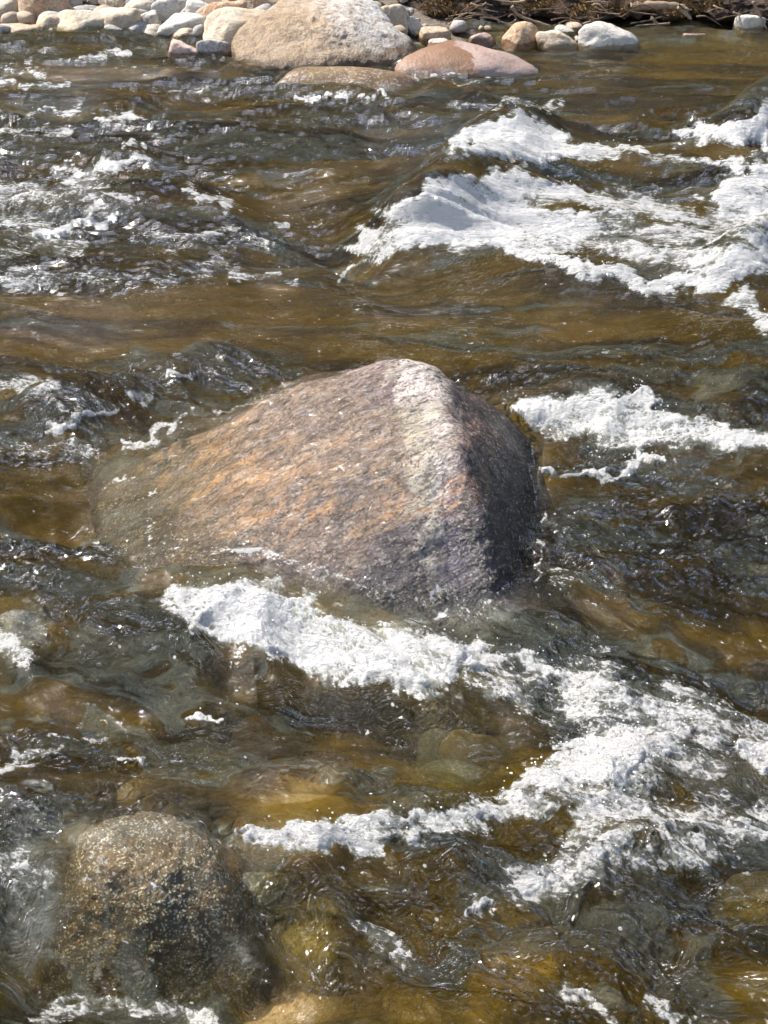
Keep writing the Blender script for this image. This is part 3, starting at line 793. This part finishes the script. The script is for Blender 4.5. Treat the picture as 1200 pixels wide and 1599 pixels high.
poly([(545, 385), (575, 360), (610, 330), (660, 295), (700, 278), (760, 268), (830, 262), (850, 290), (830, 310), (880, 330), (930, 345), (920, 380), (850, 395), (790, 385), (740, 392), (690, 385), (640, 395), (600, 400), (565, 398)], .86, 14)
poly([(580, 380), (640, 325), (700, 300), (760, 310), (900, 345), (880, 378), (760, 378), (650, 385)], 1.0, 20)
stroke([(850, 300), (960, 320), (1060, 335), (1200, 340)], 16, .68)
stroke([(800, 390), (880, 410), (960, 435), (1050, 447), (1110, 437), (1160, 415), (1220, 395)], 13, .95)
stroke([(940, 345), (1040, 370), (1200, 360)], 14, .62)
stroke([(820, 345), (1000, 392), (1100, 400)], 20, .58)
poly([(1100, 310), (1150, 270), (1210, 245), (1210, 345), (1130, 335)], .9)
stroke([(1120, 430), (1160, 405), (1210, 392)], 22, .95)
stroke([(1165, 470), (1210, 505)], 20, .7)
poly([(695, 240), (725, 215), (770, 195), (820, 182), (860, 185), (870, 205), (900, 225), (940, 235), (900, 250), (800, 250), (740, 245)], .88, 10)
stroke([(880, 235), (980, 240), (1100, 250), (1160, 262)], 9, .78)
stroke([(1070, 212), (1130, 205), (1200, 170)], 9, .85)
poly([(1090, 215), (1160, 185), (1215, 160), (1215, 235), (1150, 226)], .95, 9)
for q, w, s in [([(375, 1306), (470, 1296), (560, 1283), (640, 1280)], 11, .8), ([(590, 1315), (700, 1290)], 10, .7), ([(205, 700), (250, 668), (300, 640)], 5, .62), ([(150, 770), (190, 740)], 4, .5), ([(830, 760), (845, 840), (835, 900)], 5, .5), ([(340, 645), (420, 615)], 4, .5), ([(100, 90), (200, 86)], 6, .72), ([(450, 146), (520, 149), (590, 153)], 4, .95), ([(640, 118), (740, 124), (840, 128)], 3, .55), ([(0, 105), (60, 115)], 5, .5),
                ([(0, 130), (120, 132)], 6, .58), ([(0, 180), (130, 170)], 6, .58), ([(170, 186), (240, 181)], 6, .72), ([(155, 262), (230, 250)], 8, .78), ([(190, 225), (215, 228)], 5, .6),
                ([(60, 362), (180, 345)], 7, .8), ([(0, 300), (180, 312)], 18, .48), ([(0, 330), (90, 380)], 18, .46), ([(300, 300), (360, 330)], 9, .52), ([(360, 425), (450, 432)], 9, .55), ([(0, 440), (350, 420)], 16, .40),
                ([(520, 432), (600, 402)], 5, .7), ([(425, 355), (445, 358)], 4, .7), ([(230, 360), (380, 365)], 9, .45), ([(0, 215), (90, 205)], 10, .46), ([(100, 270), (190, 300)], 14, .4), ([(700, 165), (880, 160)], 5, .5), ([(0, 390), (120, 385)], 12, .5),
                ([(785, 640), (850, 648), (920, 638), (970, 622), (1010, 628)], 13, 1.0), ([(850, 741), (930, 746), (1000, 730), (1050, 715)], 5, .8), ([(995, 690), (1000, 728)], 7, .7), ([(1050, 660), (1130, 672), (1220, 692)], 12, .75),
                ([(80, 668), (190, 640)], 6, .78), ([(190, 692), (270, 665)], 4, .75), ([(0, 600), (80, 602)], 12, .45), ([(270, 588), (315, 578)], 4, .72), ([(0, 690), (120, 700)], 16, .42), ([(100, 630), (230, 625)], 12, .38),
                ([(1040, 1100), (1150, 1132), (1210, 1150)], 12, .55), ([(1175, 1168), (1215, 1195)], 15, .85), ([(1080, 1290), (1210, 1305)], 18, .55), ([(1040, 1320), (1140, 1290), (1210, 1260)], 14, .5),
                ([(60, 1592), (180, 1560), (330, 1592)], 13, .5), ([(880, 1540), (960, 1585)], 9, .6), ([(740, 1420), (765, 1420)], 6, .7), ([(1000, 1562), (1070, 1592)], 10, .5), ([(560, 1440), (640, 1500)], 14, .42),
                ([(0, 1192), (95, 1168)], 7, .62), ([(0, 1000), (45, 1030)], 16, .55), ([(190, 1184), (218, 1182)], 5, .85), ([(300, 1120), (350, 1128)], 5, .78), ([(90, 1150), (170, 1160)], 6, .42),
                ([(180, 1310), (260, 1300), (340, 1325)], 14, .42), ([(0, 1340), (60, 1370), (100, 1440)], 26, .42), ([(880, 890), (1000, 960)], 20, .3), ([(150, 850), (220, 900)], 10, .3), ([(0, 1250), (120, 1300)], 16, .38), ([(480, 965), (620, 975), (760, 950)], 8, .45)]:
    stroke(q, w, s)
poly([(785, 632), (850, 626), (900, 620), (975, 606), (1010, 625), (1060, 650), (1130, 665), (1210, 685), (1210, 705), (1120, 692), (1050, 695), (1000, 700), (930, 690), (860, 684), (810, 672)], .74)
poly([(240, 930), (280, 915), (340, 908), (400, 908), (450, 920), (480, 935), (500, 960), (540, 972), (590, 978), (650, 988), (700, 1000), (740, 1000), (800, 1018), (865, 1028), (865, 1052), (850, 1065), (800, 1045), (740, 1035), (700, 1065), (690, 1090), (640, 1085), (560, 1070), (480, 1050), (440, 1020), (380, 1010), (330, 985), (280, 960)], .76)
poly([(250, 930), (330, 915), (420, 918), (470, 945), (440, 975), (340, 965)], 1.1)
poly([(460, 1010), (560, 1020), (690, 1060), (680, 1085), (560, 1060), (470, 1040)], 1.0)
poly([(870, 1090), (920, 1066), (980, 1056), (1010, 1085), (1040, 1110), (1080, 1130), (1060, 1180), (1030, 1190), (1060, 1230), (1090, 1270), (1060, 1300), (1010, 1310), (960, 1340), (900, 1345), (860, 1385), (830, 1370), (860, 1320), (890, 1290), (880, 1270), (800, 1282), (700, 1302), (620, 1312), (590, 1340), (540, 1322), (480, 1320), (400, 1322), (370, 1302), (420, 1290), (500, 1285), (560, 1272), (600, 1288), (700, 1258), (760, 1240), (800, 1235), (820, 1200), (880, 1170), (900, 1150), (870, 1120)], .66)
stroke([(900, 1080), (960, 1140), (1040, 1240), (1090, 1290)], 60, .54)
stroke([(820, 1380), (940, 1340), (1080, 1320)], 30, .52)
stroke([(640, 1000), (760, 1050), (860, 1090)], 30, .46)
stroke([(1050, 1090), (1120, 1140), (1080, 1210)], 34, .5)
poly([(820, 1215), (900, 1165), (960, 1150), (1010, 1180), (980, 1230), (900, 1230), (840, 1240)], 1.05)
for q, w, s in [([(1210, 165), (1330, 150), (1420, 170)], 16, .85), ([(1210, 300), (1350, 290), (1500, 310)], 30, .8), ([(1210, 395), (1330, 400), (1480, 430)], 16, .7), ([(1210, 500), (1290, 520)], 12, .6),
                ([(1210, 692), (1330, 715), (1480, 730)], 11, .68), ([(1210, 1150), (1330, 1190), (1480, 1200)], 20, .6), ([(1210, 1290), (1350, 1310), (1500, 1360)], 26, .58),
                ([(-150, 300), (0, 310)], 18, .45), ([(-220, 370), (-60, 365)], 8, .6), ([(-200, 190), (-30, 182)], 7, .55), ([(-160, 610), (0, 600)], 10, .5), ([(-200, 1020), (0, 1010)], 16, .5), ([(-180, 1210), (0, 1195)], 8, .55)]:
    stroke(q, w, s)
FO += .03*rough*(1-far_w*.3)+.07*blob(170, 270, 260, 190, 0, 1)+.10*blob(700, 1480, 500, 100, 0, 1)-.02
FO += sstep(.1, .5, FO)*.30*fbm2((S+wx)*3.5, (NN+wy)*10, 4, 177, gain=.6)
FO = np.where(inc & (RZ > Z-.10), FO-.2, FO)
FO = np.where(inb & (RZ > Z-.06) & (PY < 930), FO*.35-.22, FO)
FO = np.maximum(FO, contact*np.where(inc, .5, 1)*(.46+.5*fbm2(X*5, Y*5, 3, 280))*np.where(inb & (PX < 330), .6, 1))

# froth stands up and is lumpy
fr = sstep(.45, 1.0, FO)
Z += fr*(.030*np.abs(perlin2(S*2.6+wx, NN*6+wy, 180))+.014*np.abs(perlin2(S*7, NN*14, 184))+.006*np.abs(perlin2(S*19, NN*30, 190))+.004*perlin2(S*45, NN*60, 193))
bz = bed_z(X, Y)-.05
depth = np.clip(Z-np.maximum(bz, np.where(RZ > Z+.1, bz, RZ)), 0, 1.2)

VE = np.zeros_like(X)
FOk, FO = FO, VE
stroke([(40, 1290), (60, 1380), (55, 1470)], 34, .6)
stroke([(110, 1305), (230, 1292), (350, 1312)], 22, .6)
stroke([(150, 1340), (165, 1440), (150, 1530)], 7, .6)
stroke([(215, 1330), (235, 1400)], 6, .5)
stroke([(310, 1340), (330, 1420), (380, 1500)], 8, .5)
stroke([(200, 1440), (210, 1520)], 16, .35)
stroke([(330, 1450), (380, 1500)], 20, .25)
stroke([(20, 1020), (60, 960)], 25, .6)
stroke([(290, 690), (220, 790), (215, 890)], 45, .22)
stroke([(480, 960), (620, 960), (800, 950)], 18, .35)
VE, FO = FO, FOk
SH = sstep(-.06, .22, fbm2(FS*1.15, FN*5.0, 5, 260, gain=.62)+.25*(choppy-.5)-.10*calm+.12*sstep(.1, .4, FO)-blob(480, 1500, 110, 100, 0, .3)-blob(1180, 1395, 80, 45, 0, .4)-blob(815, 1515, 70, 40, 0, .3)-blob(450, 1240, 110, 40, 0, .3))  # mask of the grey streaks, partly painted sky sheen
PT = fbm2(FS*3.6, FN*8.5, 5, 210, gain=.68)*1.9
ST = fbm2(FS*.7, FN*3.2, 5, 216, gain=.62)*1.6
co = np.stack([X, Y, Z], -1).reshape(-1, 3)
faces = grid_faces(NR, NC)
fof = FO.ravel()[faces].mean(1)
isf = fof > .62
def sub_mesh(name, fc):
    idx, inv = np.unique(fc, return_inverse=True)
    me = mesh_np(name, co[idx], inv.reshape(fc.shape), M_WATER)
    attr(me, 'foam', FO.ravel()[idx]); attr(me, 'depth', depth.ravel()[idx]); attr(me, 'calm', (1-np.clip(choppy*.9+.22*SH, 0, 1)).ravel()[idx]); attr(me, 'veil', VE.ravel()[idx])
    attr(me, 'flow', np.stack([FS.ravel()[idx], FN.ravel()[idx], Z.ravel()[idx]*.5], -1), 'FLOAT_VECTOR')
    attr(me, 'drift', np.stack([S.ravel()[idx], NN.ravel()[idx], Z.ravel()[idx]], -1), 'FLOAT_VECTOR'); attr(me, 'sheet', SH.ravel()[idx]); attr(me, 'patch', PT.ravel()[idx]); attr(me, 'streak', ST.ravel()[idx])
    return me
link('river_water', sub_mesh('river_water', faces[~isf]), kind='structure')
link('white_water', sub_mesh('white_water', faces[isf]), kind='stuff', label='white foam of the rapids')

# spray: drops thrown up along the foam
dc, df_ = ico(1)
pick = np.where((FO.ravel() > .8) & (np.abs(PX.ravel()-600) < 900))[0]
rs = np.random.RandomState(9)
edge = np.where((FO.ravel() > .55) & (np.abs(PX.ravel()-600) < 900))[0]
sel = np.concatenate([rs.choice(pick, 900), rs.choice(edge, 700)])
c0 = co[sel].copy(); nsel = len(sel)
c0[:, 2] += np.abs(rs.normal(0, .028, nsel))+.004
c0[:, :2] += rs.normal(0, .02, (nsel, 2))
rad = rs.uniform(.0010, .0032, nsel)*(1+.05*np.maximum(c0[:, 1]-3, 0))
V = (c0[:, None, :]+dc[None]*rad[:, None, None]).reshape(-1, 3)
FF = (df_[None]+(np.arange(nsel)*len(dc))[:, None, None]).reshape(-1, 3)
link('spray', mesh_np('spray', V, FF, M_SPRAY), kind='stuff', label='drops of spray above the foam')

# ------------------------------------------------------------------ light, sky, camera
to_sun = Vector((-.54, .34, .77)).normalized()
el = math.asin(to_sun.z); rotz = math.atan2(to_sun.x, to_sun.y)
w = bpy.data.worlds.new('World'); sc.world = w; w.use_nodes = True
nt = w.node_tree; bg = nt.nodes['Background']
sky = nt.nodes.new('ShaderNodeTexSky'); sky.sky_type = 'NISHITA'; sky.sun_disc = False
sky.sun_elevation = el; sky.sun_rotation = rotz; sky.dust_density = 2.0; sky.air_density = 1.0
nt.links.new(sky.outputs[0], bg.inputs[0]); bg.inputs[1].default_value = .115
L = bpy.data.lights.new('sun', 'SUN'); L.energy = 5.0; L.angle = math.radians(.5); L.color = (1, .96, .90)
lo_ = bpy.data.objects.new('sun', L); COL.objects.link(lo_); lo_.rotation_euler = (-to_sun).to_track_quat('-Z', 'Y').to_euler()

cam = bpy.data.cameras.new('camera'); co_ = bpy.data.objects.new('camera', cam); COL.objects.link(co_)
co_.location = (0, 0, H); co_.rotation_euler = (math.pi/2-PITCH, 0, 0)
cam.sensor_fit = 'VERTICAL'; cam.sensor_height = 24; cam.lens = F/1599*24; cam.clip_end = 500; cam.clip_start = .05
sc.camera = co_
sc.render.resolution_x, sc.render.resolution_y = 768, 1024
sc.render.engine = 'CYCLES'
sc.cycles.use_denoising = True
sc.cycles.use_adaptive_sampling = True; sc.cycles.adaptive_threshold = .03
sc.cycles.max_bounces = 5; sc.cycles.diffuse_bounces = 2; sc.cycles.glossy_bounces = 2; sc.cycles.transmission_bounces = 4; sc.cycles.transparent_max_bounces = 8; sc.cycles.caustics_refractive = True; sc.cycles.sample_clamp_indirect = 4
sc.view_settings.view_transform = 'Standard'; sc.view_settings.look = 'None'; sc.view_settings.exposure = .92; sc.view_settings.gamma = 1
